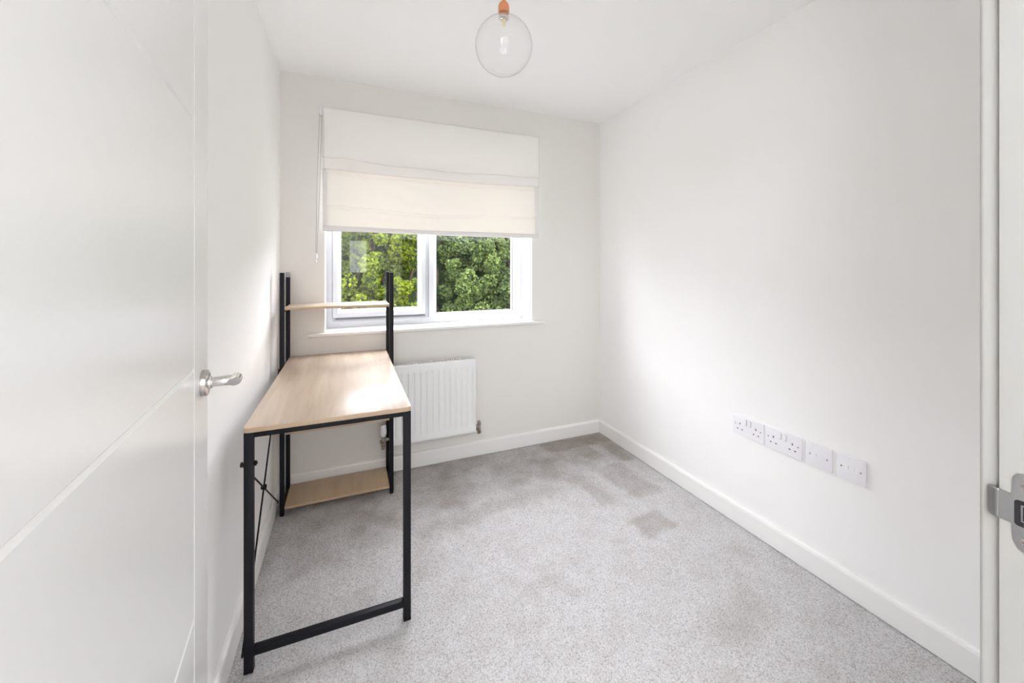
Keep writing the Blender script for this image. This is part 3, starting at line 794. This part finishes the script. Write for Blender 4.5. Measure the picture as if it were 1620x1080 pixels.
# door lining with architraves, and the strike plate on the right-hand side
def lining():
    t = thing('trim_4', (JX1, YF, 0), kind='structure')
    t['label'] = 'white painted door frame at the right edge of the picture'
    ox, oy = JX1, YF
    yb = YF - T
    b = MB()
    b.box(0, .0275, yb - oy, 0, 0, JZ + .0275, bev=.0008)
    b.box(JX0 - .0275 - ox, JX0 - ox, yb - oy, 0, 0, JZ + .0275, bev=.0008)
    b.box(JX0 - ox, 0, yb - oy, 0, JZ, JZ + .0275, bev=.0008)
    b.build('lining', M_frame, t)
    b = MB()
    ys0, ys1 = yb - oy + .002, -.040
    b.box(-.012, -.0003, ys0, ys1, 0, JZ - .0002, bev=.001); b.box(JX0 - ox + .0003, JX0 - ox + .012, ys0, ys1, 0, JZ - .0002, bev=.001); b.box(JX0 - ox + .0125, -.0125, ys0, ys1, JZ - .012, JZ - .0003, bev=.001)
    b.build('door_stop', M_frame, t)
    # architraves room side: set back 6 mm, rounded edges
    def arc(name, x0, x1, y0, y1, z0, z1):
        b = MB(); b.box(x0, x1, y0, y1, z0, z1, bev=.004, seg=3); b.build(name, M_frame, t)
    arc('architrave', .007, .069, .0003, .0165, 0, JZ + .07)
    arc('architrave', JX0 - ox - .045, JX0 - ox - .007, .0003, .0100, 0, JZ + .07)
    arc('architrave', JX0 - ox - .0065, .0065, .0003, .0165, JZ + .008, JZ + .07)
    arc('architrave', .007, .069, yb - oy - .0165, yb - oy - .0003, 0, JZ + .07)
    # strike plate: body on the lining, lip bent round towards the architrave
    zc = .952
    R_ = []
    # outline in (y, z): y measured from room edge (0) towards the camera (-)
    b = MB()
    th = .0013
    pts = [(-.0095, .034), (-.0125, .0385), (-.018, .040), (-.038, .040), (-.038, -.040), (-.018, -.040), (-.0125, -.0365), (-.0095, -.029), (-.0088, -.0135), (-.0055, -.0130), (0, -.0130), (0, .0175), (-.0055, .0168), (-.0088, .0160)]
    b.prism([(y, zc + z) for y, z in pts], 'x', -th, -.0001, bev=.0003)
    # lip
    lp = [(-.0013, -.0005), (-.0001, -.0005)]
    def lipf(u, v):
        L_ = .0125 * u; a = min(1, L_ / .006) * R(35)
        if L_ < .006: x = -.0007 + .006 * (1 - math.cos(a)) * 1.0; y = .006 * math.sin(a) / R(35) * R(35) / 1.0
        else: x = -.0007 + .006 * (1 - math.cos(R(35))) + (L_ - .006) * math.sin(R(35)); y = .006 * math.sin(R(35)) + (L_ - .006) * math.cos(R(35))
        rr = max(0, (u - .75) / .25); cut = .004 * (1 - math.sqrt(max(0, 1 - rr * rr)))
        z0_, z1_ = -.0130 + cut, .0175 - cut
        return (x, y, zc + z0_ + (z1_ - z0_) * v)
    sp = b.build('strike_plate', M_steel, t, label='steel strike plate')
    grid_mesh('strike_lip', 24, 12, lipf, M_steel, sp, two=.0013)
    b = MB(); b.prism([(p[0] - .0207, zc + p[1]) for p in rrect(-.0100, .0100, -.0135, .0125, .003)], 'x', -.0017, .012); b.build('strike_box', M_dark, sp, smooth=False)
    b = MB(); b.box(-.0022, -.0012, -.0300, -.0150, zc - .0085, zc + .0085, bev=.0004)
    b.build('keep_insert', M_steel, sp)
    b = MB(); b.box(-.0026, -.0020, -.0285, -.0165, zc - .0070, zc + .0070); b.build('keep_opening', M_dark, sp, smooth=False)
    for z in (.0285, -.0285):
        b = MB(); b.cyl((-.0022, -.0187, zc + z), (-.0003, -.0187, zc + z), .0045, seg=20, bev=.0004); s_ = b.build('screw', M_chrome, sp)
        b = MB(); b.box(-.0025, -.0021, -.0217, -.0157, zc + z - .0005, zc + z + .0005); b.box(-.0025, -.0021, -.0192, -.0182, zc + z - .003, zc + z + .003)
        for v in b.bm.verts: pass
        o = b.build('cross_slot', M_hole, sp, smooth=False)
lining()

# ------------------------------------------------------------------ outside
MB().box(-6, 8, YB + .28, 9, -.3, -.15).build('ground', M_grass, smooth=False, kind='structure')

def leaves(name, m, parent, centre_fn, n, size, spread=.06):
    """leaf blades (folded along the midrib) scattered through a bushy volume"""
    P = centre_fn(n); tone = P[:, 3].copy(); P = P[:, :3]
    nrm = rng.normal(0, .55, (n, 3)) + np.array([0, -1.0, .55]); nrm /= np.linalg.norm(nrm, axis=1)[:, None]
    d = rng.normal(0, 1, (n, 3)); d -= nrm * (d * nrm).sum(1)[:, None]; d /= np.linalg.norm(d, axis=1)[:, None]
    s = np.cross(nrm, d)
    L = (size * rng.uniform(.6, 1.25, n))[:, None]; Wd = L * rng.uniform(.34, .48, n)[:, None]
    base = P - d * L * .5; tip = P + d * L * .5 - nrm * L * .12
    l = P + s * Wd + nrm * L * .10 - d * L * .05; r_ = P - s * Wd + nrm * L * .10 - d * L * .05
    l2 = P + s * Wd * .62 + nrm * L * .05 + d * L * .27; r2 = P - s * Wd * .62 + nrm * L * .05 + d * L * .27
    V = np.stack([base, l, l2, tip, r2, r_], 1).reshape(-1, 3)
    i0 = np.arange(n) * 6
    Q = np.stack([np.stack([i0, i0 + 3, i0 + 2, i0 + 1], 1), np.stack([i0, i0 + 5, i0 + 4, i0 + 3], 1)], 1).reshape(-1, 4)
    me = bpy.data.meshes.new(name); me.vertices.add(len(V)); me.vertices.foreach_set('co', V.ravel().astype(np.float32))
    me.loops.add(Q.size); me.loops.foreach_set('vertex_index', Q.ravel().astype(np.int32))
    me.polygons.add(len(Q)); me.polygons.foreach_set('loop_start', np.arange(0, Q.size, 4).astype(np.int32)); me.update()
    a = me.attributes.new('tone', 'FLOAT', 'POINT')
    tn = np.clip(tone + rng.normal(0, .27, n), 0, 1)
    a.data.foreach_set('value', np.repeat(tn, 6).astype(np.float32))
    me.materials.append(m); o = bpy.data.objects.new(name, me); C.objects.link(o); o.parent = parent
    return o
def bush(name, x0, x1, yc, top, m, label, n, size, seed):
    t = thing(name, ((x0 + x1) / 2, yc, -.15), label=label, cat='shrub', group=None)
    ox, oy, oz = t.location
    # clumps give the lumpy surface of a grown-out hedge
    r2 = np.random.default_rng(seed)
    nc = int((x1 - x0) * (top + .15) * 75); xa, xb = x0 + .16, x1 - .16
    cl = np.stack([r2.uniform(xa, xb, nc), r2.uniform(yc - .35, yc + .05, nc), r2.uniform(-.1, top, nc), r2.uniform(.05, 1, nc) ** 1.6, r2.uniform(.05, .13, nc)], 1)
    def cf(n):
        k = r2.integers(0, nc, n); g = r2.normal(0, 1, (n, 3)); g /= np.linalg.norm(g, axis=1)[:, None]
        g[:, 1] = -np.abs(g[:, 1]) * .9
        rad = cl[k, 4] * r2.uniform(.75, 1.05, n)
        P = cl[k, :3] + g * rad[:, None]
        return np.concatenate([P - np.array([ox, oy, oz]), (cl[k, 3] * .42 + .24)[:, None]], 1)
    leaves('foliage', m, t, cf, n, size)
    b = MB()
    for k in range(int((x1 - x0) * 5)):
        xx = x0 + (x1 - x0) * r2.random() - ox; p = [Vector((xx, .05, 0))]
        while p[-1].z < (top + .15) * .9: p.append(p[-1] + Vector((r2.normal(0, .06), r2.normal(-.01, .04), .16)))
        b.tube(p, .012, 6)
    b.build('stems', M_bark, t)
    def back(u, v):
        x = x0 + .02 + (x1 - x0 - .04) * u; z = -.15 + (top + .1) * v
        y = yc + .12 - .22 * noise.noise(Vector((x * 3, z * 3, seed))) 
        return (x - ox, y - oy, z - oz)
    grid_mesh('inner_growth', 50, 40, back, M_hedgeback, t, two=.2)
bush('hedge', -2.4, .98, 5.1, 1.95, M_leafA, 'yellow-green leafy hedge seen through the left pane', 80000, .039, 11)
bush('hedge', 1.02, 4.6, 5.3, 2.0, M_leafB, 'darker green leafy hedge seen through the right pane', 90000, .037, 12)
